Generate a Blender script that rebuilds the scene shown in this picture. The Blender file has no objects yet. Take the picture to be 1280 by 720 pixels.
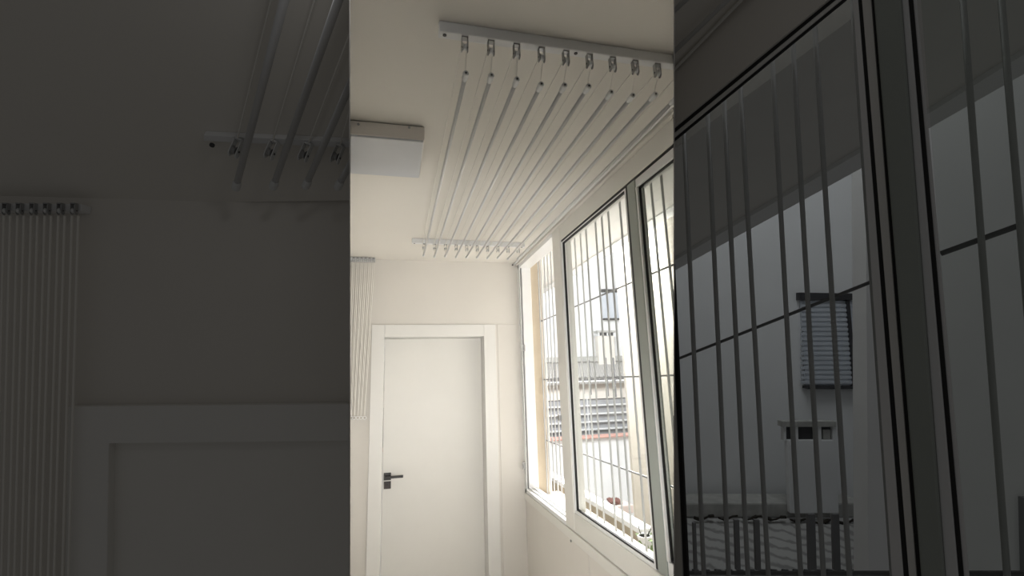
import bpy, bmesh, math, random
from mathutils import Vector, Matrix
random.seed(4)
V = Vector
S = bpy.context.scene
COL = S.collection
H = 1.7                       # eye height, m; ceiling at 2.7
EYE = V((0, 0, H))

# ------------------------------------------------------------------ camera (solved from the vanishing points of the room)
F = 598.4
PITCH, YAW, ROLL = (math.radians(a) for a in (10.9256, 13.9534, -1.8206))
fwd = V((math.sin(YAW)*math.cos(PITCH), math.cos(YAW)*math.cos(PITCH), math.sin(PITCH)))
rt0 = V((math.cos(YAW), -math.sin(YAW), 0))
up0 = rt0.cross(fwd)
rt = math.cos(ROLL)*rt0 + math.sin(ROLL)*up0
up = -math.sin(ROLL)*rt0 + math.cos(ROLL)*up0
cam = bpy.data.cameras.new('camera'); co = bpy.data.objects.new('camera', cam); COL.objects.link(co)
cam.sensor_width = 36.0; cam.lens = F/1280*36.0; cam.clip_start = .02; cam.clip_end = 200
m = Matrix((rt, up, -fwd)).transposed().to_4x4(); m.translation = EYE
co.matrix_world = m
S.camera = co

def ray(x, y):                # survey ray of a measured point
    return rt*((x-640)/F) + up*(-(y-360)/F) + fwd
def at(x, y, axis, val):      # measured point on an axis plane (z in metres above the floor)
    d = ray(x, y); v = val - (H if axis == 2 else 0)
    return EYE + d*(v/d[axis])
class Plane:
    def __init__(s, p, n): s.p = V(p); s.n = V(n).normalized()
    def off(s, d): return Plane(s.p + s.n*d, s.n)
    def at(s, x, y):
        d = ray(x, y); return EYE + d*((s.p-EYE).dot(s.n)/d.dot(s.n))
def depth_pt(x, y, d): return EYE + ray(x, y)*d

# ------------------------------------------------------------------ materials
def mat(name, col, rough=.6, metal=0, var=.03, scale=6, bump=0, spec=.5, emit=0, stretch=(1, 1, 1)):
    M = bpy.data.materials.new(name); M.use_nodes = True
    nt = M.node_tree; b = nt.nodes['Principled BSDF']
    tc = nt.nodes.new('ShaderNodeTexCoord'); mp = nt.nodes.new('ShaderNodeMapping'); mp.inputs['Scale'].default_value = stretch
    nz = nt.nodes.new('ShaderNodeTexNoise'); nz.inputs['Scale'].default_value = scale; nz.inputs['Detail'].default_value = 4
    rp = nt.nodes.new('ShaderNodeValToRGB')
    c = V(col); lo = c*(1-var); hi = c*(1+var)
    rp.color_ramp.elements[0].position = .3; rp.color_ramp.elements[1].position = .7
    rp.color_ramp.elements[0].color = (*lo, 1); rp.color_ramp.elements[1].color = (*[min(1, k) for k in hi], 1)
    nt.links.new(tc.outputs['Object'], mp.inputs[0]); nt.links.new(mp.outputs[0], nz.inputs['Vector'])
    nt.links.new(nz.outputs['Fac'], rp.inputs[0]); nt.links.new(rp.outputs[0], b.inputs['Base Color'])
    b.inputs['Roughness'].default_value = rough; b.inputs['Metallic'].default_value = metal
    b.inputs['Specular IOR Level'].default_value = spec
    if bump:
        bp = nt.nodes.new('ShaderNodeBump'); bp.inputs['Strength'].default_value = bump; bp.inputs['Distance'].default_value = .02
        nt.links.new(nz.outputs['Fac'], bp.inputs['Height']); nt.links.new(bp.outputs[0], b.inputs['Normal'])
    if emit:
        b.inputs['Emission Color'].default_value = (*col, 1); b.inputs['Emission Strength'].default_value = emit
    return M
def glass(name, tint, gloss):
    M = bpy.data.materials.new(name); M.use_nodes = True; nt = M.node_tree; nt.nodes.clear()
    o = nt.nodes.new('ShaderNodeOutputMaterial'); mx = nt.nodes.new('ShaderNodeMixShader')
    t = nt.nodes.new('ShaderNodeBsdfTransparent'); g = nt.nodes.new('ShaderNodeBsdfGlossy'); lw = nt.nodes.new('ShaderNodeLayerWeight')
    ml = nt.nodes.new('ShaderNodeMath'); ml.operation = 'MULTIPLY'; ml.inputs[1].default_value = gloss
    lw.inputs[0].default_value = .35
    t.inputs[0].default_value = (*tint, 1); g.inputs['Roughness'].default_value = .02
    nt.links.new(lw.outputs['Fresnel'], ml.inputs[0]); nt.links.new(ml.outputs[0], mx.inputs[0])
    nt.links.new(t.outputs[0], mx.inputs[1]); nt.links.new(g.outputs[0], mx.inputs[2]); nt.links.new(mx.outputs[0], o.inputs[0])
    return M
def tile_mat(name, a, b_, scale, axis_rot):
    M = mat(name, a, .85); nt = M.node_tree; b = nt.nodes['Principled BSDF']
    tc = nt.nodes.new('ShaderNodeTexCoord'); mp = nt.nodes.new('ShaderNodeMapping'); mp.inputs['Rotation'].default_value = axis_rot
    w = nt.nodes.new('ShaderNodeTexWave'); w.inputs['Scale'].default_value = scale; w.inputs['Distortion'].default_value = 3; w.inputs['Detail'].default_value = 3
    w.inputs['Detail Scale'].default_value = 2
    rp = nt.nodes.new('ShaderNodeValToRGB'); rp.color_ramp.elements[0].color = (*b_, 1); rp.color_ramp.elements[1].color = (*a, 1)
    rp.color_ramp.elements[0].position = .05; rp.color_ramp.elements[1].position = .45
    nt.links.new(tc.outputs['Object'], mp.inputs[0]); nt.links.new(mp.outputs[0], w.inputs['Vector'])
    nt.links.new(w.outputs['Fac'], rp.inputs[0]); nt.links.new(rp.outputs[0], b.inputs['Base Color'])
    return M
M = dict(
    wall=mat('wall_paint', (.745, .716, .668), .7, var=.012, scale=3),
    ceil=mat('ceiling_paint', (.775, .748, .695), .75, var=.012, scale=2),
    floor=mat('floor_tile', (.72, .69, .63), .4, var=.03),
    door=mat('door_lacquer', (.81, .795, .755), .45, var=.008),
    frame=mat('frame_white', (.81, .80, .77), .4, var=.01),
    pvc=mat('white_aluminium', (.86, .86, .86), .35, var=.01),
    taupe=mat('window_frame_white', (.78, .765, .72), .4, var=.01),
    grey=mat('grey_stile', (.36, .39, .36), .4, var=.05, stretch=(1, 1, .2)),
    rod=mat('rod_aluminium', (.66, .665, .67), .35, .3, var=.01),
    rail=mat('rail_aluminium', (.78, .785, .79), .4, var=.01),
    cap=mat('cap_plastic', (.70, .71, .71), .4, var=.02),
    metal=mat('pulley_metal', (.38, .38, .38), .35, .6, var=.15),
    cord=mat('cord_white', (.85, .83, .78), .8, var=.02),
    black=mat('black_rubber', (.012, .012, .012), .6, var=.1),
    handle=mat('black_handle', (.02, .017, .016), .4, var=.1),
    plum=mat('dark_plate', (.035, .024, .022), .45, var=.1),
    lamp=mat('lamp_diffuser', (.58, .595, .625), .35, var=.03),
    lampside=mat('lamp_housing', (.72, .68, .64), .5, var=.01),
    tan=mat('tan_render', (.58, .50, .385), .85, var=.05, bump=.1),
    ext=mat('white_render', (.85, .86, .87), .9, var=.02, scale=2),
    extcream=mat('cream_render', (.80, .76, .70), .9, var=.03),
    rough=mat('pale_rough_render', (.70, .68, .645), .95, var=.05, scale=4, bump=.3),
    beige=mat('beige_render', (.50, .43, .32), .9, var=.05),
    soffit=mat('soffit_paint', (.78, .77, .745), .9, var=.02),
    shutter=mat('pale_shutter', (.62, .66, .72), .6, var=.03),
    louvre=mat('grey_louvre', (.36, .37, .39), .6, var=.12, scale=3),
    darkwin=mat('dark_metal', (.05, .05, .055), .5, var=.2),
    grille=mat('grille_paint', (.52, .52, .52), .5, var=.04),
    bar=mat('grille_bar_grey', (.30, .30, .305), .5, var=.05),
    picket=mat('grey_picket', (.19, .19, .195), .6, var=.05),
    pink=mat('pink_clay', (.72, .42, .36), .9, var=.08),
    palepink=mat('pale_pink_render', (.78, .66, .61), .9, var=.06),
    clay=mat('dark_clay', (.20, .085, .07), .9, var=.3, scale=20),
    leaf=mat('leaf_green', (.16, .26, .07), .6, var=.35, scale=18),
    twig=mat('dark_twig', (.04, .05, .025), .8, var=.3),
    brown=mat('brown_boards', (.16, .11, .075), .8, var=.2),
    soil=mat('dark_soil', (.03, .026, .02), .95, var=.3),
    stone=mat('ridge_mortar', (.46, .46, .44), .95, var=.15, scale=10, bump=.2),
    glass=glass('clear_glass', (.97, .98, .98), .12),
    glass2=glass('greenish_glass', (.92, .94, .925), .16),
)
M['tiles'] = tile_mat('roof_tiles', (.55, .54, .52), (.25, .24, .23), 7, (0, 0, .35))
M['tiles_near'] = tile_mat('roof_tiles_fine', (.50, .50, .49), (.30, .295, .29), 5, (.2, 1.35, .3))

# ------------------------------------------------------------------ mesh helpers
def cut_by(bm, planes):
    for p, n in planes:
        bm.normal_update()
        r = bmesh.ops.bisect_plane(bm, geom=bm.verts[:]+bm.edges[:]+bm.faces[:], plane_co=p, plane_no=n, clear_outer=True, dist=1e-6)
        ed = [e for e in r['geom_cut'] if isinstance(e, bmesh.types.BMEdge)]
        if ed:
            bmesh.ops.holes_fill(bm, edges=ed, sides=0)
def obj(name, bm, material, parent=None, cut=None, kind=None, bevel=0, smooth=False):
    if cut: cut_by(bm, cut)
    bmesh.ops.recalc_face_normals(bm, faces=bm.faces[:])
    org = parent.matrix_world.translation.copy() if parent else V((0, 0, 0))
    if parent: org = WORLD[parent.name]
    elif len(bm.verts):
        lo = V([min(v.co[i] for v in bm.verts) for i in range(3)]); hi = V([max(v.co[i] for v in bm.verts) for i in range(3)])
        org = V(((lo.x+hi.x)/2, (lo.y+hi.y)/2, lo.z))
    own = org if not parent else org
    bmesh.ops.translate(bm, vec=-own, verts=bm.verts[:])
    me = bpy.data.meshes.new(name); bm.to_mesh(me); bm.free()
    if smooth:
        for p in me.polygons: p.use_smooth = True
    o = bpy.data.objects.new(name, me); COL.objects.link(o); me.materials.append(M[material])
    if parent: o.parent = parent
    else: o.location = own
    WORLD[o.name] = own
    if kind: o['kind'] = kind
    if bevel:
        b = o.modifiers.new('bevel', 'BEVEL'); b.width = bevel; b.segments = 2; b.limit_method = 'ANGLE'
    return o
WORLD = {}
def thing(name, loc, label=None, cat=None, group=None, kind=None):
    o = bpy.data.objects.new(name, None); COL.objects.link(o); o.location = loc; o.empty_display_size = .05
    WORLD[o.name] = V(loc)
    return tag(o, label, cat, group, kind)
def tag(o, label=None, cat=None, group=None, kind=None):
    for k, v in (('label', label), ('category', cat), ('group', group), ('kind', kind)):
        if v: o[k] = v
    return o
def B(): return bmesh.new()
def box(bm, lo, hi):
    x0, y0, z0 = lo; x1, y1, z1 = hi
    v = [bm.verts.new(p) for p in ((x0, y0, z0), (x1, y0, z0), (x1, y1, z0), (x0, y1, z0), (x0, y0, z1), (x1, y0, z1), (x1, y1, z1), (x0, y1, z1))]
    for f in ((3, 2, 1, 0), (4, 5, 6, 7), (0, 1, 5, 4), (1, 2, 6, 5), (2, 3, 7, 6), (3, 0, 4, 7)): bm.faces.new([v[i] for i in f])
    return bm
def prism(bm, pts, vec):
    a = [bm.verts.new(p) for p in pts]; b = [bm.verts.new(V(p)+V(vec)) for p in pts]; n = len(pts)
    bm.faces.new(a[::-1]); bm.faces.new(b)
    for i in range(n): bm.faces.new((a[i], a[(i+1) % n], b[(i+1) % n], b[i]))
    return bm
def tube(bm, pts, r, seg=10, radii=None):
    pts = [V(p) for p in pts]; rings = []
    for i, p in enumerate(pts):
        t = (pts[min(i+1, len(pts)-1)] - pts[max(i-1, 0)]).normalized()
        a = t.orthogonal().normalized(); 
        if i and rings:
            a = (prev - t*prev.dot(t)).normalized()
        prev = a; b = t.cross(a); rr = radii[i] if radii else r
        rings.append([bm.verts.new(p + a*rr*math.cos(2*math.pi*k/seg) + b*rr*math.sin(2*math.pi*k/seg)) for k in range(seg)])
    for i in range(len(rings)-1):
        for k in range(seg): bm.faces.new((rings[i][k], rings[i][(k+1) % seg], rings[i+1][(k+1) % seg], rings[i+1][k]))
    bm.faces.new(rings[0][::-1]); bm.faces.new(rings[-1])
    return bm
def torus(bm, c, n, R, r, seg=20, ss=8):
    n = V(n).normalized(); a = n.orthogonal().normalized(); b = n.cross(a); c = V(c); g = []
    for i in range(seg):
        t = 2*math.pi*i/seg; d = a*math.cos(t)+b*math.sin(t)
        g.append([bm.verts.new(c + d*(R + r*math.cos(2*math.pi*k/ss)) + n*r*math.sin(2*math.pi*k/ss)) for k in range(ss)])
    for i in range(seg):
        for k in range(ss): bm.faces.new((g[i][k], g[i][(k+1) % ss], g[(i+1) % seg][(k+1) % ss], g[(i+1) % seg][k]))
    return bm

# planes of the two added partitions; clip lists keep what belongs to each bay
def side_plane(x):
    n = ray(x, 0).cross(ray(x, 720)).normalized()
    if n.dot(rt) < 0: n = -n
    return n
nL, nL2, nR, nR2 = side_plane(437.9), side_plane(436.6), side_plane(842.1), side_plane(843.3)
MID = [(EYE, -nL), (EYE, nR)]
LEFT = [(EYE, nL2)]
RIGHT = [(EYE, -nR2)]

def partition(name, xa, xb, profile, material):
    bm = B(); A = []
    for x in (xa, xb):
        d = ray(x, 360); d = V((d.x, d.y, 0)).normalized()
        n = side_plane(x); u = n.cross(d).normalized()
        if u.z < 0: u = -u
        # d re-made inside the leaning plane
        dd = (d - n*d.dot(n)).normalized()
        A.append([EYE + dd*s + u*(z - H) for s, z in profile])
    a = [bm.verts.new(p) for p in A[0]]; b = [bm.verts.new(p) for p in A[1]]; n_ = len(a)
    bm.faces.new(a[::-1]); bm.faces.new(b)
    for i in range(n_): bm.faces.new((a[i], a[(i+1) % n_], b[(i+1) % n_], b[i]))
    return obj(name, bm, material, kind='structure')
partition('added_divider_left', 436.7, 437.8, [(1.0, -.1), (4.7, -.1), (4.7, 3.2), (1.0, 3.2)], 'wall')  # added edge-on sheet, keeps the bright room's light out of the dim bay
partition('added_divider_right', 842.2, 843.2, [(1.0, -.1), (2.2, -.1), (2.6, -4), (18, -6), (18, 12), (2.6, 9), (2.2, 3.2), (1.0, 3.2)], 'wall')  # added edge-on sheet, made tall to screen the raked bay from the lamps

# ================================================================== MIDDLE BAY: the bright laundry room
XW, YW, ZC = 1.03, 3.916, 2.7
obj('floor', box(B(), (-1.8, -.2, -.12), (XW+.1, YW+.1, 0)), 'floor', cut=MID, kind='structure')
obj('ceiling', box(B(), (-1.8, .55, ZC), (XW+.14, YW+.15, ZC+.12)), 'ceil', cut=MID, kind='structure')
DL, DR, DT = -.078, .717, H+.366              # door leaf opening
CL, CR, CT = -.176, .815, H+.464              # casing outside edge
b = B()
box(b, (-1.8, YW, 0), (DL-.03, YW+.2, ZC)); box(b, (DR+.03, YW, 0), (XW+.1, YW+.2, ZC)); box(b, (DL-.03, YW, DT+.03), (DR+.03, YW+.2, ZC))
obj('wall_rear', b, 'wall', cut=MID, kind='structure')
b = B()
box(b, (XW, .6, 0), (XW+.09, YW, H-.93)); box(b, (XW, .6, H+.975), (XW+.09, YW, ZC))
obj('wall_window', b, 'wall', cut=MID, kind='structure')
obj('trim_1', box(B(), (XW-.012, .6, H-.925), (XW+.02, YW, H-.872)), 'taupe', cut=MID, kind='structure', bevel=.003)
obj('trim_2', box(B(), (.835, YW-.005, .0), (XW, YW+.01, H+.465)), 'wall', cut=MID, kind='structure', bevel=.002)
obj('trim_3', box(B(), (XW-.022, .6, ZC-.028), (XW+.01, YW, ZC)), 'ceil', cut=MID, kind='structure', bevel=.004)
b = B(); tube(b, [(XW-.032, .6, ZC-.012), (XW-.032, YW, ZC-.012)], .006); obj('trim_4', b, 'pvc', cut=MID, kind='structure')
q = at(736, 700, 0, XW)
obj('trim_12', box(B(), (XW-.0015, q.y-.0025, .0), (XW+.004, q.y+.0025, H-.925)), 'lampside', cut=MID, kind='structure')
q = at(714, 676, 0, XW); b = B(); tube(b, [(XW-.006, q.y, q.z), (XW+.003, q.y, q.z)], .007, 12)
tag(obj('cable_clip', b, 'metal', cut=MID, bevel=.001), 'tiny dark clip on the cream wall under the window ledge', 'clip')
# --- door
d1 = thing('door_1', (.32, YW, 0), kind='structure')
b = B()
box(b, (CL, YW-.018, 0), (DL, YW+.01, CT)); box(b, (DR, YW-.018, 0), (CR, YW+.01, CT)); box(b, (DL, YW-.018, DT), (DR, YW+.01, CT))
box(b, (DL-.02, YW-.004, 0), (DL, YW+.17, DT)); box(b, (DR, YW-.004, 0), (DR+.02, YW+.17, DT)); box(b, (DL-.02, YW-.004, DT), (DR+.02, YW+.17, DT+.02))
obj('door_frame', b, 'frame', d1, bevel=.003)
leaf = obj('door_leaf', box(B(), (DL+.002, YW+.115, .008), (DR-.002, YW+.155, DT-.002)), 'door', d1, bevel=.003)
YL = YW+.115
hp = at(484.2, 595.5, 1, YL); kp = at(484.2, 606.3, 1, YL)
hd = obj('handle', box(B(), (hp.x-.027, YL-.009, hp.z-.027), (hp.x+.027, YL, hp.z+.027)), 'handle', d1, bevel=.002)
tag(hd, 'matt black lever handle on a square rose')
b = B(); box(b, (hp.x-.010, YL-.052, hp.z-.010), (hp.x+.010, YL-.005, hp.z+.010)); box(b, (hp.x-.010, YL-.056, hp.z-.009), (hp.x+.118, YL-.040, hp.z+.009))
obj('lever', b, 'handle', hd, bevel=.002)
kh = obj('keyhole_plate', box(B(), (kp.x-.026, YL-.008, kp.z-.027), (kp.x+.026, YL, kp.z+.027)), 'plum', d1, bevel=.002)
b = B(); tube(b, [(kp.x, YL-.011, kp.z+.004), (kp.x, YL-.004, kp.z+.004)], .008, 14); obj('lock_cylinder', b, 'handle', kh)

# --- window_1
w1 = thing('window_1', (XW, 2.6, H-.87), kind='structure')
YM0, YM1 = 2.815, 2.965                       # mullion
HB, HT = H-.87, H+.975
b = B(); box(b, (XW-.004, YM0, HB), (XW+.075, YM1, HT)); obj('mullion', b, 'taupe', w1, cut=MID, bevel=.005)
b = B(); box(b, (XW-.003, .6, HB), (XW+.075, YM0, H-.765)); box(b, (XW-.003, .6, H+.874), (XW+.075, YM0, HT)); obj('window_frame', b, 'taupe', w1, cut=MID, bevel=.005)
b = B(); box(b, (XW-.006, YM1, H+.945), (XW+.10, 3.905, HT)); box(b, (XW-.006, 3.862, HB), (XW+.004, YW, HT)); box(b, (XW+.02, 3.868, HB), (XW+.10, YW, H+.95)); box(b, (XW-.006, YM1, HB), (XW+.10, 3.905, H-.845))
obj('window_frame', b, 'pvc', w1, bevel=.002)
b = B()
for x in (.022, .055): box(b, (XW+x, YM1, H-.85), (XW+x+.008, 3.9, H-.835))
obj('sill_track', b, 'rail', w1)
b = B(); box(b, (XW-.0075, 3.858, HB), (XW-.002, 3.8625, HT)); obj('joint_seal', b, 'grey', w1)
# sash over the middle of the photo
GA0, GA1, GZ0, GZ1 = 1.94, 2.815, H-.748, H+.866
def ring(bm, x0, x1, y0, y1, z0, z1, t):
    box(bm, (x0, y0, z0), (x1, y0+t, z1)); box(bm, (x0, y1-t, z0), (x1, y1, z1)); box(bm, (x0, y0+t, z0), (x1, y1-t, z0+t)); box(bm, (x0, y0+t, z1-t), (x1, y1-t, z1)); return bm
obj('glazing_bead', ring(B(), XW+.004, XW+.03, GA0-.03, GA1+.002, GZ0-.018, GZ1+.010, .016), 'pvc', w1, cut=MID, bevel=.002)
obj('gasket', ring(B(), XW+.010, XW+.022, GA0-.013, GA1-.014, GZ0-.002, GZ1-.006, .008), 'black', w1, cut=MID)
obj('glass_pane', box(B(), (XW+.022, GA0-.01, GZ0), (XW+.026, GA1, GZ1-.006)), 'glass', w1, cut=MID)
b = B(); box(b, (XW+.004, GA0-.050, GZ0-.012), (XW+.03, GA0-.0285, GZ1-.004)); obj('brush_seal', b, 'black', w1, cut=MID)
# the second sash
b = B(); box(b, (XW-.004, 1.812, H-.762), (XW+.045, 1.884, H+.862)); obj('sash_stile', b, 'grey', w1, cut=MID, bevel=.004)
b = B(); box(b, (XW, .6, H+.822), (XW+.045, 1.812, H+.862)); box(b, (XW, .6, H-.762), (XW+.045, 1.812, H-.70)); obj('sash_rail', b, 'rail', w1, cut=MID, bevel=.004)
b = B(); box(b, (XW-.001, 1.800, H-.70), (XW+.03, 1.813, H+.824)); obj('glazing_bead', b, 'pvc', w1, cut=MID)
obj('gasket', ring(B(), XW+.008, XW+.018, .6, 1.802, H-.70, H+.823, .007), 'black', w1, cut=MID)
b = B(); box(b, (XW+.001, .6, H+.863), (XW+.03, 2.80, H+.875)); obj('head_seal', b, 'black', w1, cut=MID)
obj('glass_pane', box(B(), (XW+.018, .6, H-.70), (XW+.022, 1.80, H+.82)), 'glass2', w1, cut=MID)
# latch on the mullion's far edge, two keepers on the far post
p = at(697, 521, 0, XW)
b = B(); box(b, (XW-.018, YM1-.015, p.z-.018), (XW-.002, YM1+.012, p.z+.018)); box(b, (XW-.012, YM1+.004, p.z-.006), (XW+.002, YM1+.06, p.z+.008))
tag(obj('latch', b, 'metal', w1, bevel=.002), 'small grey metal latch')
for py in (435, 582):
    p = at(654.5, py, 1, 3.868)
    b = B(); box(b, (p.x-.010, 3.861, p.z-.028), (p.x+.012, 3.869, p.z+.028)); box(b, (p.x-.004, 3.855, p.z-.016), (p.x+.006, 3.862, p.z+.004))
    tag(obj('keeper', b, 'metal', w1, bevel=.002), 'small grey metal strike plate')
# screws near the corner of the end wall
for x, y in ((640.6, 331.3), (645, 332.2), (648, 329.5)):
    p = at(x, y, 1, YW); 
    b = B(); tube(b, [(p.x, YW-.004, p.z), (p.x, YW+.002, p.z)], .006, 12); tag(obj('wall_screw', b, 'darkwin', cut=MID), {640.6: 'tiny dark screw head farthest from the window corner, in the end wall', 645: 'tiny dark screw head between two others near the window corner', 648: 'tiny dark screw head at the top corner of the window post'}[x], 'screw')

# --- ceiling drying rack
def pulley(parent, p, cut=None, s=1.0, ax=V((1, 0, 0)), fw=V((0, 1, 0)), dn=V((0, 0, -1)), mt='metal', wm='cap'):
    b = B()
    for k in (-1, 1):
        o = p + ax*(.0075*k*s)
        prism(b, [o - fw*.008*s, o + fw*.008*s, o + fw*.008*s + dn*.040*s, o + fw*.003*s + dn*.046*s, o - fw*.003*s + dn*.046*s, o - fw*.008*s + dn*.040*s], ax*(.0018*k*s))
    prism(b, [p - ax*.0095*s - fw*.008*s, p + ax*.0095*s - fw*.008*s, p + ax*.0095*s + fw*.008*s, p - ax*.0095*s + fw*.008*s], dn*.004*s)
    br = obj('pulley', b, mt, parent, cut)
    b = B(); c = p + dn*.030*s
    tube(b, [c - ax*.005*s, c - ax*.0015*s, c + ax*.0015*s, c + ax*.005*s], .01, 14, [.011*s, .0075*s, .0075*s, .011*s]); 
    obj('wheel', b, wm, br, cut)
    b = B(); tube(b, [c - ax*.0105*s, c + ax*.0105*s], .0025*s, 8); obj('axle', b, 'darkwin', br, cut)
NX = [.1900 + .0763*k for k in range(10)]
for yy, nm, lab in ((1.20, 'near', 'long white pulley rail on the bright ceiling, the one nearer to us'), (3.305, 'far', 'long white pulley rail on the bright ceiling beside the end wall')):
    r = thing('pulley_rail', (.515, yy, ZC-.034), lab, 'drying rack rail')
    obj('rail_profile', box(B(), (.108, yy-.014, ZC-.034), (.926, yy+.016, ZC)), 'rail', r, MID, bevel=.003)
    for x in (.125, .52, .905):
        b = B(); tube(b, [(x, yy-.001, ZC-.036), (x, yy-.001, ZC-.033)], .0055, 12); obj('screw', b, 'darkwin', r, MID)
    for x in NX: pulley(r, V((x-.008 if yy < 2 else x, yy, ZC-.034)), MID)
ZR = H+.88
ORD = ['first', 'second', 'third', 'fourth', 'fifth', 'sixth', 'seventh', 'eighth', 'ninth', 'tenth']
for k, x in enumerate(NX):
    y0 = 1.235 + .004*math.sin(k*2.1); y1 = 3.325; z0 = ZR + .006*math.sin(k*1.7); z1 = ZR + .004*math.sin(k*2.9+1)
    t = thing('hanging_rod', (x, y0, z0), 'white drying rod under the bright ceiling, %s counted from the square ceiling lamp' % ORD[k], 'drying rod', 'drying rods under the bright ceiling')
    b = B(); tube(b, [(x, y0+.02, z0), (x, y1-.02, z1)], .0064, 14); obj('tube', b, 'rod', t, MID, smooth=True)
    for a, c, za in ((y0, 1, z0), (y1, -1, z1)):
        b = B(); tube(b, [(x, a, za), (x, a+.004*c, za), (x, a+.026*c, za), (x, a+.036*c, za)], .009, 14, [.0075, .009, .009, .0066])
        e = obj('end_cap', b, 'cap', t, MID)
        b = B(); tube(b, [(x, a-.0008*c, za), (x, a+.002*c, za)], .0035, 10); obj('cap_hole', b, 'darkwin', e, MID)
        yr = 1.20 if c > 0 else 3.305
        b = B(); tube(b, [(x-(.004 if c > 0 else 0), yr+.004, ZC-.066), (x, a+.012*c, za+.008)], .0009, 6); obj('cord', b, 'cord', t, MID)
    b = B(); tube(b, [(x-.018, 1.205, ZC-.07), (x-.014, 3.30, ZC-.07)], .0018, 6)
    tag(obj('lifting_cord', b, 'cord', cut=MID), 'thin white lifting cord running beside the %s rod counted from the ceiling lamp' % ORD[k], 'cord', 'lifting cords under the bright ceiling')

# --- square ceiling lamp
lx1, ly0 = .103, 1.766
a = at(530, 217, 2, ZC-.062)
t = thing('ceiling_lamp', (-.1, 1.95, ZC-.062), 'flat white square ceiling lamp cut off by the partition', 'lamp')
obj('housing', box(B(), (-.5, ly0, ZC-.060), (lx1, 2.12, ZC-.004)), 'lampside', t, MID, bevel=.003)
obj('diffuser', box(B(), (-.49, ly0+.004, ZC-.068), (lx1-.004, 2.116, ZC-.058)), 'lamp', t, MID, bevel=.003)
obj('shadow_gap', box(B(), (-.49, ly0+.008, ZC-.006), (lx1-.008, 2.11, ZC)), 'black', t, MID)
for px in (448, 511.5):
    q = at(px, 155.5 if px < 500 else 159.5, 1, ly0)
    b = B(); tube(b, [(q.x, ly0-.003, q.z), (q.x, ly0+.002, q.z)], .005, 12); obj('screw', b, 'metal', t, MID)

# --- hanging pull cords on the end wall
yc = 3.87
t = thing('cord_rail', (-.3, yc, ZC-.035), 'short white rail of pulleys high on the end wall beside the bright door', 'drying rack rail')
e = at(469, 329, 1, yc)
obj('rail_profile', box(B(), (-.75, yc-.012, ZC-.030), (e.x, yc+.040, ZC-.002)), 'rail', t, MID, bevel=.002)
CXS = [(467.0, 455.5), (462.0, 451), (457.0, 447), (452.0, 442.5), (447.0, 438.8), (442.0, 434)]
CL_ = ['nearest to the door frame', 'second from the door frame', 'third from the door frame', 'fourth from the door frame', 'fifth from the door frame', 'sixth from the door frame']
for (xa, xb), lab in zip(CXS, CL_):
    pa, pb = at(xa, 328, 1, yc-.008), at(xb, 521, 1, yc+.01)
    pulley(t, V((pa.x, yc-.018, ZC-.008)), MID, .8)
    c = thing('pull_cord', pb, 'doubled white pull cord hanging on the cream end wall, %s' % lab, 'cord', 'pull cords on the cream end wall')
    for dx in (-.005, .005):
        b = B(); tube(b, [(pa.x+dx*1.2, yc-.018, ZC-.05), (pb.x+dx*.6, yc+.01, pb.z+.012)], .0027, 6); obj('cord', b, 'cord', c, MID)
    b = B(); torus(b, (pb.x, yc+.012, pb.z-.008), (0, 1, 0), .0115, .0028); obj('ring', b, 'pvc', c, MID)

# --- outside the window
t = thing('window_grille', (1.2, 2.8, H-.95), 'white welded steel bar grille outside the bright window', 'grille')
for y in (1.47, 1.56, 1.66, 1.75, 1.87, 1.963, 2.08, 2.19, 2.296, 2.446, 2.538, 2.632, 2.785, 2.884, 2.99, 3.128, 3.27, 3.42, 3.52, 3.606, 3.691, 3.79, 3.87):
    b = B(); tube(b, [(1.2, y, H-.97), (1.2, y, H+1.06)], .0062, 8); obj('bar', b, 'grille', t, MID)
for z in (.487, .0, -.486):
    b = B(); box(b, (1.207, 1.3, H+z-.004), (1.213, 3.9, H+z+.004)); obj('cross_bar', b, 'bar', t, MID)
obj('wall_outer', box(B(), (XW+.091, YW-.02, -.5), (XW+.19, YW+.3, H+1.05)), 'tan', cut=MID, kind='structure')
obj('trim_5', box(B(), (XW+.19, YW-.03, -.5), (XW+.215, YW+.31, H+1.05)), 'extcream', cut=MID, kind='structure')
tag(obj('outer_sill', box(B(), (XW+.076, .6, H-.97), (XW+.30, YW+.05, H-.90)), 'extcream', cut=MID, bevel=.004), kind='structure')
b = B(); box(b, (XW+.10, .8, H+1.062), (1.80, 6.5, H+1.2)); obj('roof_eave', b, 'soffit', cut=MID, kind='structure')
b = B(); box(b, (1.70, .8, H+1.05), (1.80, 6.5, H+1.063)); obj('trim_6', b, 'ext', cut=MID, kind='structure')
# low parapet along the light well
t = thing('parapet', (1.5, 4.5, 0), 'low beige parapet with white coping just outside the bright window', 'parapet', kind='structure')
obj('parapet_wall', box(B(), (1.468, 2.85, -1.0), (1.525, 7.5, H-.935)), 'beige', t, MID)
obj('coping', box(B(), (1.452, 2.83, H-.935), (1.54, 7.6, H-.90)), 'ext', t, MID, bevel=.004)
# neighbour's rough wall
YN = 5.0
p0, p1 = at(777, 400, 1, YN), at(800, 660, 1, YN)
obj('wall_neighbour', box(B(), (p0.x, YN, p1.z-.05), (4.0, YN+.05, 6.0)), 'rough', cut=MID, kind='structure')
obj('trim_7', box(B(), (p0.x-.02, YN+.01, -2.0), (4.0, YN+.04, p1.z-.05)), 'brown', cut=MID, kind='structure')

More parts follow.
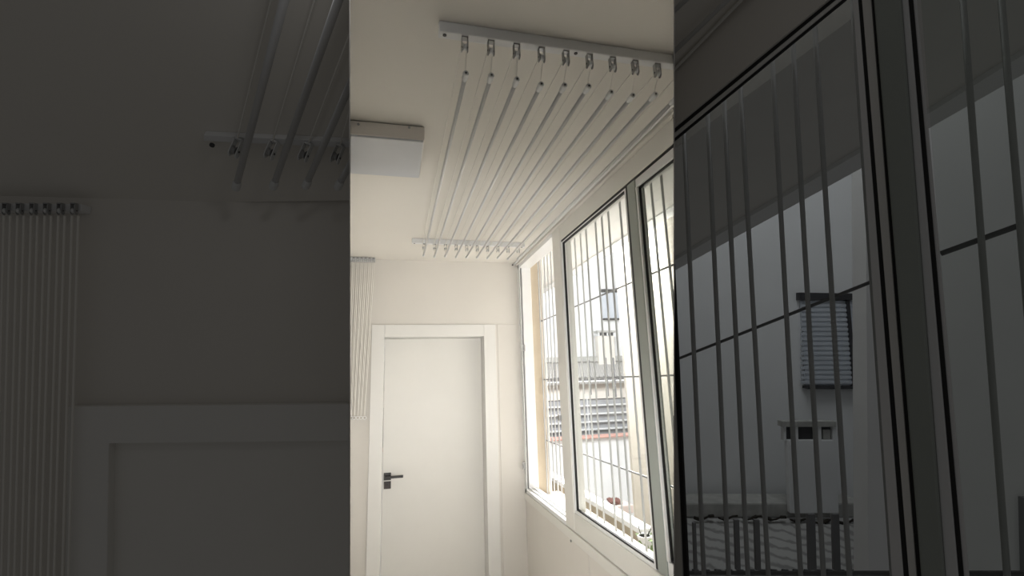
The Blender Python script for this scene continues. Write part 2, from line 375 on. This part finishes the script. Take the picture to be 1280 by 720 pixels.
# far house: one thing, its walls, roof, window, chimney, louvres as parts
YH = 14.0
def hp_(x, y, yy=YH): return at(x, y, 1, yy)
def fbox(name, mt, parent, x0, y0, x1, y1, ya, yb, cut=MID, bevel=0):
    a, c = hp_(x0, (y0+y1)/2, ya), hp_(x1, (y0+y1)/2, ya); xm = min(max((x0+x1)/2, 730), 770); zt, zb = hp_(xm, y0, ya).z, hp_(xm, y1, ya).z
    return obj(name, box(B(), (a.x, ya, zb), (c.x, yb, zt)), mt, parent, cut, bevel=bevel)
h = thing('house', (5, YH, -3), 'white rendered house with tiled roof and grey louvres across the light well', 'house')
fbox('wall', 'ext', h, 380, 240, 900, 470, YH, YH+.3)
wn = fbox('window', 'shutter', h, 752.5, 365, 778.2, 398, YH-.05, YH+.02)
fbox('lintel', 'darkwin', wn, 752, 361.5, 778.5, 365.3, YH-.09, YH+.02)
fbox('window_sill', 'darkwin', wn, 755.5, 397.6, 778.5, 399.4, YH-.12, YH+.02)
a, c = hp_(771.2, 364), hp_(773.6, 399)
b = B(); box(b, (a.x, YH-.08, c.z), (a.x+.045, YH, a.z)); obj('window_post', b, 'darkwin', wn, MID)
b = B(); z0 = hp_(760, 396).z; z1 = hp_(760, 367).z; xa, xb = hp_(756, 380).x, hp_(778, 380).x
for k in range(14):
    z = z0 + (z1-z0)*k/14; box(b, (xa, YH-.065, z), (xb, YH-.045, z+.055))
obj('slats', b, 'shutter', wn, MID)
# roof: sloping tiled sheet with a mortar ridge, scalloped edge
YR0, YR1 = 12.6, 13.7
ez, rz_ = hp_(745, 474, YR0).z, hp_(745, 452, YR1).z
a0, a1, b0, b1 = V((-1, YR0, ez)), V((9, YR0, ez)), V((-1, YR1, rz_)), V((9, YR1, rz_))
b = B(); prism(b, [a0, a1, b1, b0], (0, 0, -.12)); obj('roof', b, 'tiles', h, MID)
fbox('roof_ridge', 'stone', h, 420, 445.5, 900, 452.5, YR1-.1, YR1+.15, bevel=.02)
b = B()
for k in range(74):
    x = a0.x + (a1.x-a0.x)*k/74
    tube(b, [(x, YR0-.05, a0.z-.02), (x, YR0+.25, a0.z+.05)], .055, 8)
obj('eave_tiles', b, 'picket', h, MID)
ch = fbox('chimney', 'extcream', h, 748, 420, 768.5, 457, 13.50, 13.70)
fbox('chimney_cap', 'stone', ch, 746.5, 413, 769.5, 415.5, 13.46, 13.74)
for x0, x1 in ((748, 749.5), (752.5, 754), (758.8, 760.2), (766.8, 768.5)): fbox('chimney_post', 'ext', ch, x0, 415, x1, 420.5, 13.5, 13.7)
for x0, x1 in ((749.7, 752.3), (754.2, 758.6), (760.4, 766.6)): fbox('vent_hole', 'darkwin', ch, x0, 415.4, x1, 419.2, 13.54, 13.6)
# ridge spikes: cable holders standing in front of the tiles
fbox('under_eave_wall', 'extcream', h, 420, 476, 900, 499, YR0+.25, YR0+.5)
lv = fbox('louvre_panel', 'louvre', h, 686, 498, 900, 547, YR0+.3, YR0+.45)
ys = [507, 517.5, 527.5, 537]
b = B()
for y in ys:
    a, c = hp_(740, y-.9, YR0+.2), hp_(740, y+.9, YR0+.2); box(b, (2.5, YR0+.2, c.z), (8, YR0+.3, a.z))
for x in (735.5,):
    a, c = hp_(x-1, 498, YR0+.2), hp_(x+1, 547, YR0+.2); box(b, (a.x, YR0+.19, c.z), (c.x, YR0+.29, a.z))
obj('louvre_rails', b, 'ext', lv, MID)
# yard wall with clay coping in front of the house
yw = thing('yard_wall', (4, 11.5, -4), 'white yard wall with pink clay coping below the grey louvres', 'wall')
fbox('wall_body', 'ext', yw, 420, 549, 900, 760, 11.5, 11.7)
fbox('coping_tiles', 'pink', yw, 420, 546.2, 900, 549.2, 11.4, 11.8, bevel=.03)
b = B()
for k in range(7):
    q = at(764+k*2.2, 629-(.9 if k % 2 else 0), 1, 8.0); tube(b, [(q.x, 8.0, q.z), (q.x+.03, 8.2, q.z+.02)], .022, 8)
    
tag(obj('clay_tile_heap', b, 'clay', cut=MID), 'small heap of dark clay tiles at the foot of the white yard wall', 'tiles')
tp = at(770, 634, 1, 8.0)
tag(obj('pink_ledge', box(B(), (tp.x-.14, 7.95, tp.z-.11), (tp.x+.30, 8.25, tp.z+.03)), 'palepink', cut=MID, bevel=.02), 'pinkish ledge carrying the heap of clay tiles', 'ledge', kind='structure')
# grey pickets standing before the tiled roof
gp = thing('railing', (3.9, 10.5, H-.35), 'row of short grey railing pickets before the tiled roof', 'railing')
for px, ya, yb in ((687.5, 453, 486), (693.5, 453, 487), (714, 450, 491), (729.5, 450, 492.5), (738, 450, 493.5), (759, 447, 495.5), (768.5, 447, 496.5)):
    a, c = at(px-.9, ya, 1, 10.5), at(px+.9, yb, 1, 10.5); b = B(); box(b, (a.x, 10.5, c.z), (c.x, 10.53, a.z)); obj('picket', b, 'picket', gp, MID)
a, c = at(745, 475.5, 1, 10.55), at(745, 477.0, 1, 10.55)
b = B(); box(b, (2.0, 10.53, c.z), (6.5, 10.56, a.z)); obj('picket_rail', b, 'ext', gp, MID)
# white planter with a leafy sprig
pc = at(806, 672, 1, 2.75)
pl = thing('planter', (pc.x, pc.y, pc.z-.25), 'white round pipe planter with a green sprig outside the bright window', 'planter')
b = B(); n = 22
for r0, r1, z0, z1 in ((.040, .040, -.25, -.005),):
    tube(b, [(pc.x, pc.y, pc.z+z0), (pc.x, pc.y, pc.z+z1), (pc.x, pc.y, pc.z-.004), (pc.x, pc.y, pc.z+.012), (pc.x, pc.y, pc.z+.012), (pc.x, pc.y, pc.z-.01)], .04, n, [.038, .038, .043, .043, .034, .033])
obj('pot', b, 'pvc', pl, MID, bevel=.001)
b = B(); tube(b, [(pc.x, pc.y, pc.z-.012), (pc.x, pc.y, pc.z-.002)], .033, n); obj('soil', b, 'soil', pl, MID)
def leaf_mesh(bm, base, tip, wdt, nrm):
    base, tip = V(base), V(tip); ax = tip-base; s = ax.cross(V(nrm)).normalized(); rows = []
    for i in range(6):
        t = i/5; w = wdt*math.sin(math.pi*(.08+.92*t))**.8 if i < 5 else .0005
        c = base + ax*t + V(nrm)*(-.012*(t**2)); rows.append([bm.verts.new(c - s*w), bm.verts.new(c + V(nrm)*.002), bm.verts.new(c + s*w)])
    for i in range(5):
        for k in range(2): bm.faces.new((rows[i][k], rows[i][k+1], rows[i+1][k+1], rows[i+1][k]))
b = B()
for k in range(9):
    an = k*2.4; bs = pc + V((.02*math.cos(an), .02*math.sin(an), -.005)); ti = bs + V((.05*math.cos(an)+.01, .05*math.sin(an)-.02, .05-.018*k))
    leaf_mesh(b, bs, ti, .012, V((0, -.6, .8)))
leaf_mesh(b, pc+V((.02, -.042, -.03)), pc+V((.035, -.05, -.17)), .022, V((-.2, -1, .2)))
leaf_mesh(b, pc+V((.04, -.04, -.02)), pc+V((.065, -.05, -.16)), .022, V((-.2, -1, .2)))
obj('leaves', b, 'leaf', pl, MID)
b = B()
for k in range(6):
    an = k*1.1; tube(b, [pc+V((.01*math.cos(an), .01*math.sin(an), -.004)), pc+V((.03*math.cos(an), .03*math.sin(an), .03)), pc+V((.045*math.cos(an)+.008, .04*math.sin(an), .045+.008*k))], .0022, 6)
obj('stems', b, 'twig', pl, MID)
obj('ground', box(B(), (-3, YW+.3, -3.2), (9, 16, -3.0)), 'extcream', cut=MID, kind='structure')

# ================================================================== the two dim bays; their raked directions
dz = V((-.362, .886, -.288)); vz = V((-.031, -.125, .992)); lz = V((.987, -.158, -.031))
# ---------------- dim bay beside the bright room on one side: end wall, door head, sloping ceiling with rods
PW = Plane(depth_pt(270, 400, 1.95), lz.cross(vz)); 
if PW.n.dot(fwd) > 0: PW.n = -PW.n          # faces us
def pp(name, mt, parent, pts, plane, thick, cut, kind=None, bevel=0):
    """polygon measured on a plane, given real thickness towards us (thick > 0) or away"""
    b = B(); prism(b, [plane.at(*q) for q in pts], plane.n*thick); return obj(name, b, mt, parent, cut, kind, bevel)
def seg(p0, p1, t): return (p0[0]+(p1[0]-p0[0])*t, p0[1]+(p1[1]-p0[1])*t)
pp('wall_rear', 'wall', None, [(-700, 180), (470, 180), (470, 1500), (-700, 1500)], PW, -.1, LEFT, 'structure')
PCn = dz.cross(lz)
if PCn.z > 0: PCn = -PCn                    # ceiling faces down
PC = Plane(PW.at(270, 252), PCn)
pp('ceiling', 'ceil', None, [(-300, 262), (460, 250), (560, -150), (-450, -150)], PC, -.1, LEFT, 'structure')
d2 = thing('door_2', PW.at(270, 720), kind='structure')
b = B(); PWc = PW.off(.040)
prism(b, [PWc.at(85, 508), PWc.at(460, 504.5), PWc.at(460, 551), PWc.at(136, 554.5), PWc.at(129, 1000), PWc.at(75, 1000)], PW.n*-.040)
obj('door_frame', b, 'frame', d2, LEFT, bevel=.003)
PW2 = PW.off(.006)
pp('door_leaf', 'door', d2, [(134, 552), (465, 548), (465, 1000), (127, 1000)], PW2, -.05, LEFT, bevel=.002)
pp('trim_8', 'frame', None, [(89, 510), (98, 510), (88, 1000), (79, 1000)], PW, .006, LEFT, 'structure')
# rail, pulleys, rods and cords under the sloping ceiling
PR = PC.off(.0)
r = thing('pulley_rail', PC.at(350, 172), 'pulley rail crossing the dim sloping ceiling', 'drying rack rail')
rail0, rail1 = (257, 166), (470, 176.5)
b = B(); prism(b, [PC.at(257, 163.5), PC.at(470, 173.5), PC.at(470, 181), PC.at(257, 171)], PC.n*.022); obj('rail_profile', b, 'rail', r, LEFT, bevel=.002)
q = PC.off(.0235).at(265, 181.5)
b = B(); tube(b, [q - PC.n*.004, q + PC.n*.003], .0085, 12); obj('screw', b, 'darkwin', r, LEFT)
RODS = [((355.5, 0), (294.5, 236)), ((423, 0), (341, 235)), ((438, 105), (381.5, 234)), ((438, 205), (421.5, 235))]
ln = lz.normalized(); dn_ = PC.n
for k, (pa, pb) in enumerate(RODS):
    PO = PC.off(.085)
    A, Bq = PO.at(*pa), PO.at(*pb); u = (A-Bq).normalized()
    tt = thing('hanging_rod', Bq, 'white drying rod below the dim sloping ceiling, %s from the rail end' % ORD[k], 'drying rod', 'drying rods below the dim sloping ceiling')
    b = B(); tube(b, [Bq+u*.012, Bq+u*1.25], .0115, 16); obj('tube', b, 'rod', tt, LEFT, smooth=True)
    b = B(); tube(b, [Bq, Bq+u*.006, Bq+u*.03, Bq+u*.045], .01, 14, [.013, .0150, .0150, .0128]); e = obj('end_cap', b, 'cap', tt, LEFT)
    b = B(); tube(b, [Bq-u*.001, Bq+u*.004], .007, 12); obj('cap_hole', b, 'darkwin', e, LEFT)
PULL = [(301, 176), (345, 178.5), (387, 181.5), (427, 184)]
for (x, y) in PULL:
    hd_ = (V((0, 0, -1)) - ln*.32 + dz*.10).normalized(); hx = (ln - hd_*ln.dot(hd_)).normalized()
    pulley(r, PC.off(.022).at(x-1, y-2), LEFT, 1.5, ax=hx, fw=hx.cross(hd_).normalized(), dn=hd_, mt='cap', wm='metal')
for k, (pa, pb) in enumerate((((339, 0), (297, 172)), ((393, 0), (341, 176)), ((438, 40), (386, 178)), ((438, 135), (425, 182)))):
    PO = PC.off(.03); A, Bq = PO.at(*pa), PO.at(*pb); u = (A-Bq).normalized()
    b = B(); tube(b, [Bq, Bq+u*1.2], .0028, 8)
    tag(obj('lifting_cord', b, 'cord', cut=LEFT), 'thin pale lifting cord below the dim sloping ceiling, beside its %s rod' % ORD[k], 'cord', 'lifting cords below the dim sloping ceiling')
# pull cords hanging on the dim end wall
cr = thing('cord_rail', PW.at(50, 262), 'short rail of pulleys at the top of the dim end wall', 'drying rack rail')
PK = PW.off(.05)
pp('rail_profile', 'rail', cr, [(-160, 252), (102, 255), (101, 264), (-160, 261)], PK, -.05, LEFT, bevel=.002)
CORDS = [(95, 84), (78, 66), (61, 49), (44, 33), (27, 17), (10, 1), (-7, -15)]
for k, (xa, xb) in enumerate(CORDS):
    pulley(cr, PK.off(.012).at(xa-2, 254), LEFT, 1.0, ax=ln, fw=PW.n, dn=-vz)
    c = thing('pull_cord', PK.at(xb, 760), 'doubled pale pull cord on the dim end wall, %s from the door head' % ORD[k], 'cord', 'pull cords on the dim end wall')
    for dx in (-4.0, 4.0):
        b = B(); tube(b, [PK.off(.012).at(xa-1+dx, 270), PK.off(.012).at(xb-6+dx*.9, 860)], .0042, 8); obj('cord', b, 'cord', c, LEFT)
# ---------------- dim bay on the other side: a raked window close to us
WN = dz.cross(vz)
if WN.dot(ray(1000, 400)) > 0: WN = -WN     # faces us
PX = Plane(depth_pt(1280, 360, .95), WN)
w2 = thing('window_2', PX.at(1000, 600), kind='structure')
def band(name, mt, parent, xs, thick, plane=None, kind=None, bevel=0):
    """upright member measured by its edges at the head and at the foot of the frame"""
    (a0, a1), (b0, b1) = xs; plane = plane or PX
    def ex(a, b_, y): return a + (b_-a)*(y/720)
    return pp(name, mt, parent, [(ex(a0, b0, -260), -260), (ex(a1, b1, -260), -260), (ex(a1, b1, 980), 980), (ex(a0, b0, 980), 980)], plane, thick, RIGHT, kind, bevel)
band('gasket', 'black', w2, ((1074.5, 1079.5), (1131.5, 1138.5)), .010)
band('glazing_bead', 'pvc', w2, ((1068, 1074.5), (1117, 1131.5)), .012, bevel=.001)
band('glazing_bead', 'frame', w2, ((1079.5, 1091), (1138.5, 1148)), .014, bevel=.001)
band('gasket', 'black', w2, ((1091, 1095.5), (1148, 1155)), .008)
band('mullion', 'grey', w2, ((1095.5, 1129), (1155, 1184)), .024, bevel=.004)
band('glazing_bead', 'rail', w2, ((1129, 1137), (1184, 1200)), .014, bevel=.002)
band('gasket', 'black', w2, ((1137, 1142.5), (1200, 1206)), .010)
band('glazing_bead', 'pvc', w2, ((1142.5, 1146), (1206, 1212)), .006)
# head: lines that run along the raked head of the window
def headband(name, mt, parent, pts, thick, plane=None, bevel=0):
    return pp(name, mt, parent, pts, plane or PX, thick, RIGHT, bevel=bevel)
def hl(o):    # head line, o pixels below the black line along the vertical
    return [(830, 177+o), (1300, -208.5+o)]
def between(o1, o2, xe=1300):
    a, c = hl(o1); e, g = hl(o2); t = (xe-830)/470.0
    return [a, seg(a, c, t), seg(e, g, t), e]
headband('head_seal', 'black', w2, between(-2.5, 2.5), .012)
headband('window_frame', 'frame', w2, between(2.5, 8, 1078), .010)
headband('gasket', 'black', w2, between(8, 11, 1074), .006)
headband('window_frame', 'taupe', w2, between(-9, -2.5), .018)
# foot of the first pane's frame at the partition
pp('gasket', 'black', w2, [(840, 330), (844, 330), (862, 720), (874, 980), (869, 980), (857, 720)], PX, .010, RIGHT)
pp('window_frame', 'taupe', w2, [(838, 330), (840, 330), (856, 720), (868, 980), (790, 980)], PX, .016, RIGHT)
pp('glass_pane', 'glass', w2, [(835, 182), (1068, -8), (1116, 720), (1130, 980), (835, 980)], PX.off(-.004), -.004, RIGHT)
pp('glass_pane', 'glass2', w2, [(1140, -150), (1500, -420), (1500, 980), (1225, 980)], PX.off(-.004), -.004, RIGHT)
# boxed beam over the window and a slice of ceiling with two rods
def lift(pts, plane, thick, name, mt, kind='structure', bevel=0, cut=None): return pp(name, mt, None, pts, plane, thick, cut or RIGHT, kind, bevel)
OUT = RIGHT + [(PX.off(-.26).p, PX.n)]     # only what lies outdoors of the raked window
PB = PX.off(.02)
lift([(830, 168), (1300, -217.5), (1100, -330), (830, 96)], PB, -.06, 'wall_window', 'wall')
# the ceiling leans in from the beam's upper edge
p_edge = PB.at(840, 90); PCR = Plane(p_edge, PCn)
lift([(830, 98), (1110, -190), (830, -400), (700, -200)], PCR, -.08, 'ceiling', 'ceil')
bq = B(); tube(bq, [PCR.off(.012).at(838, 92), PCR.off(.012).at(1000, -76)], .005, 10); obj('trim_9', bq, 'taupe', None, RIGHT, 'structure')
for k, (pa, pb) in enumerate((((838, 69), (955, -44)), ((838, 18), (900, -40)))):
    PO = PCR.off(.03); A, Bq = PO.at(*pa), PO.at(*pb); u = (Bq-A).normalized()
    tt = thing('hanging_rod', A, ['white drying rod high beside the raked window, closest to the window beam', 'white drying rod at the ceiling corner farther from the raked window'][k], 'drying rod', 'drying rods beside the raked window')
    b = B(); tube(b, [A-u*.1, Bq+u*.5], .007, 14); obj('tube', b, 'rod', tt, RIGHT, smooth=True)
# grille behind the glass
PG = PX.off(-.16)
g2 = thing('window_grille', PG.at(1000, 700), 'pale steel bar grille close behind the dim raked window', 'grille')
BARS = [((855.5, 178), (880, 720)), ((885, 150), (911, 720)), ((905.5, 134), (935, 720)), ((926, 118), (960.6, 720)), ((966, 84), (1001, 720)), ((991.6, 62), (1029.5, 720)), ((1019, 40), (1062, 720)), ((1066, 0), (1116, 720)), ((1202, -20), (1259, 720)), ((1250, -20), (1312, 720))]
for (a, c) in BARS:
    b = B(); e0, e1 = PG.at(*seg(a, c, -.12)), PG.at(*seg(a, c, 1.35)); r_ = .0042*(PG.at(*seg(a, c, .5))-EYE).length
    tube(b, [e0, e1], r_, 10); obj('bar', b, 'grille', g2, RIGHT, smooth=True)
for (a, c), rr in ((((835, 453.5), (1100, 348)), .0026), (((1176, 317), (1340, 258)), .0042), (((835, 716), (1400, 717.5)), .003)):
    b = B(); p0, p1 = PG.off(-.012).at(*a), PG.off(-.012).at(*c)
    tube(b, [p0, p1], rr*(p0-EYE).length, 8); obj('cross_bar', b, 'picket', g2, RIGHT)
# eave outside the dim window
PE = Plane(depth_pt(1000, 250, 2.3), V((0, -.25, -1)))
lift([(700, 413.5), (843.5, 334), (1074, 206), (1166, 151), (1280, 85), (1600, -100), (1500, -250), (700, -250)], PE, -.12, 'roof_eave', 'soffit', cut=OUT)
lift([(700, 413.5), (843.5, 334), (1074, 206), (1166, 151), (1280, 85), (1600, -100), (1600, -125), (1280, 60), (1164, 133), (1071, 187), (843.5, 321), (700, 399)], PE, .02, 'trim_10', 'ext', cut=OUT)
# house behind the dim window
PH = Plane(depth_pt(1000, 450, 6.0), lz.cross(vz))
if PH.n.dot(fwd) > 0: PH.n = -PH.n
h2 = thing('house', PH.at(1000, 720), 'white house with shuttered window and chimney behind the dim raked window', 'house')
pp('wall', 'ext', h2, [(600, -500), (2000, -500), (2000, 1500), (600, 1500)], PH, -.2, RIGHT)
wn = pp('window', 'shutter', h2, [(999, 376), (1079, 376), (1079, 481), (1005, 481)], PH, .03, RIGHT)
pp('lintel', 'darkwin', wn, [(995, 366), (1079, 367.5), (1079, 375), (995, 375)], PH, .07, RIGHT)
pp('window_sill', 'darkwin', wn, [(1003, 482), (1079.5, 482), (1079.5, 485), (1003, 485)], PH, .10, RIGHT)
pp('window_post', 'darkwin', wn, [(1054, 375), (1057.5, 375), (1066.5, 482), (1062.5, 482)], PH, .06, RIGHT)
b = B()
for k in range(17):
    y = 380+k*6; q = [PH.off(.03).at(1001, y), PH.off(.03).at(1079, y), PH.off(.03).at(1079, y+3.4), PH.off(.03).at(1001, y+3.4)]; prism(b, q, PH.n*.012)
obj('slats', b, 'shutter', wn, RIGHT)
PF = PH.off(.5)
ch = pp('chimney', 'ext', h2, [(984, 550), (1046, 550), (1049, 642), (988, 642)], PF, -.06, RIGHT, bevel=.01)
pp('chimney_cap', 'stone', ch, [(978, 527), (1045.5, 527), (1045.5, 533.5), (978, 533.5)], PF.off(.02), -.09, RIGHT)
for x0, x1 in ((980, 982.5), (991.5, 997.5), (1020.5, 1026.5), (1040.5, 1045)): pp('chimney_post', 'ext', ch, [(x0, 533), (x1, 533), (x1+.5, 551), (x0+.5, 551)], PF, -.06, RIGHT)
for x0, x1 in ((982.5, 991.5), (997.5, 1020.5), (1026.5, 1040.5)): pp('vent_hole', 'darkwin', ch, [(x0, 533), (x1, 533), (x1, 549), (x0, 549)], PF.off(-.03), -.02, RIGHT)
pp('vent_baffle', 'stone', ch, [(1029, 537), (1038, 537), (1038, 549), (1029, 549)], PF.off(-.012), -.015, RIGHT)
pp('roof_ridge', 'stone', h2, [(780, 628.5), (1081, 628.5), (1081, 648), (780, 648)], PH.off(.42), -.3, RIGHT, bevel=.02)
b = B(); e = [PH.off(.44).at(780, 648), PH.off(.44).at(1081, 648), PH.off(1.0).at(1081, 716), PH.off(1.0).at(780, 716)]
prism(b, e, V((0, 0, -.1))); obj('roof', b, 'tiles_near', h2, RIGHT)
b = B(); wob = lambda x: 647 + 2.5*math.sin(x*.21) + (9*(x-960)/120 if 960 < x < 1010 else (5 if x >= 1010 else 0))
for x in range(868, 1080, 6):
    if (x//6) % 5 == 3 : continue
    tube(b, [PH.off(.5).at(x, wob(x)), PH.off(.5).at(x+6, wob(x+6))], .011+.008*((x//6) % 3 == 0), 6)
obj('mortar_gaps', b, 'soil', h2, RIGHT)
b = B()
for x in range(866, 1080, 14): tube(b, [PH.off(1.02).at(x, 714), PH.off(1.02).at(x+7, 714.5)], .02, 8)
obj('eave_tiles', b, 'darkwin', h2, RIGHT)
pp('under_eave_wall', 'extcream', h2, [(780, 716), (1081, 716), (1081, 1200), (780, 1200)], PH.off(.95), -.1, RIGHT)
gp = thing('railing', PH.off(1.3).at(960, 715), 'row of dark grey railing pickets before the roof of the dim house', 'railing')
for x0, x1, ya, in ((866.5, 870, 654), (918.5, 924, 650), (943.5, 949.5, 650), (1010, 1019, 643), (1041, 1049, 643)):
    pp('picket', 'picket', gp, [(x0, ya), (x1, ya), (x1+2, 713), (x0+2, 713)], PH.off(1.3), -.03, RIGHT)
PN = PH.off(2.0)
lift([(1081.5, 140), (1700, -300), (1700, 1300), (1090, 1300)], PN, -.15, 'wall_neighbour', 'ext')
pp('downpipe', 'picket', None, [(1272.5, 620), (1290, 620), (1292, 720), (1275, 720)], PN, .05, RIGHT, 'structure')  # dark grey piece on the neighbour's wall, modelled as a downpipe

# ================================================================== light
w = bpy.data.worlds.new('dusk'); S.world = w; w.use_nodes = True
w.node_tree.nodes['Background'].inputs[0].default_value = (1.0, .98, .955, 1); w.node_tree.nodes['Background'].inputs[1].default_value = .058
def area(name, loc, to, sx, sy, power, col=(1, 1, 1), spread=180):
    l = bpy.data.lights.new(name, 'AREA'); l.shape = 'RECTANGLE'; l.size = sx; l.size_y = sy; l.energy = power; l.color = col; l.spread = math.radians(spread)
    o = bpy.data.objects.new(name, l); COL.objects.link(o); o.location = loc
    o.rotation_euler = (V(to)-V(loc)).to_track_quat('-Z', 'Y').to_euler(); return o
area('room_fill', (.29, 1.12, 1.08), (.40, 3.9, 1.75), .42, .26, 7.6, (1, .99, .975), 100)  # added low fill lamp below the view, in place of floor bounce
area('window_daylight', (2.5, 5.0, 3.75), (.5, 2.5, 1.75), 1.0, 1.4, 700, (1, .99, .97))
area('dim_bay_fill', depth_pt(450, -190, .86), PW.at(200, 330), .10, .10, .22, (1, .985, .97), 170)  # added small lamp above the view, gives the rods a lit side
area('raked_bay_fill', depth_pt(1000, -360, .80), PB.at(870, 60), .10, .10, .02, (1, .985, .97), 150)  # added weak lamp out of view, for the rods by the raked window
area('sky_opening', (2.9, 6.6, 6.0), (4.4, 13.5, 0), 1.5, 3.0, 800, (.985, .99, 1), 175)
area('neighbour_wall_fill', (2.15, 3.75, 4.6), (2.75, 5.0, 1.2), .35, .8, 8, (1, 1, .99))  # added lamp, brightens the neighbour's wall that the other lamps miss
area('dim_house_fill', depth_pt(1000, -420, 3.8), PH.at(940, 560), 2.2, 2.2, 44, (.96, .985, 1), 160)  # added unseen lamp, brightens the house behind the raked window
S.view_settings.view_transform = 'Standard'; S.view_settings.look = 'None'; S.view_settings.exposure = 0; S.view_settings.gamma = 1
S.view_settings.use_curve_mapping = False
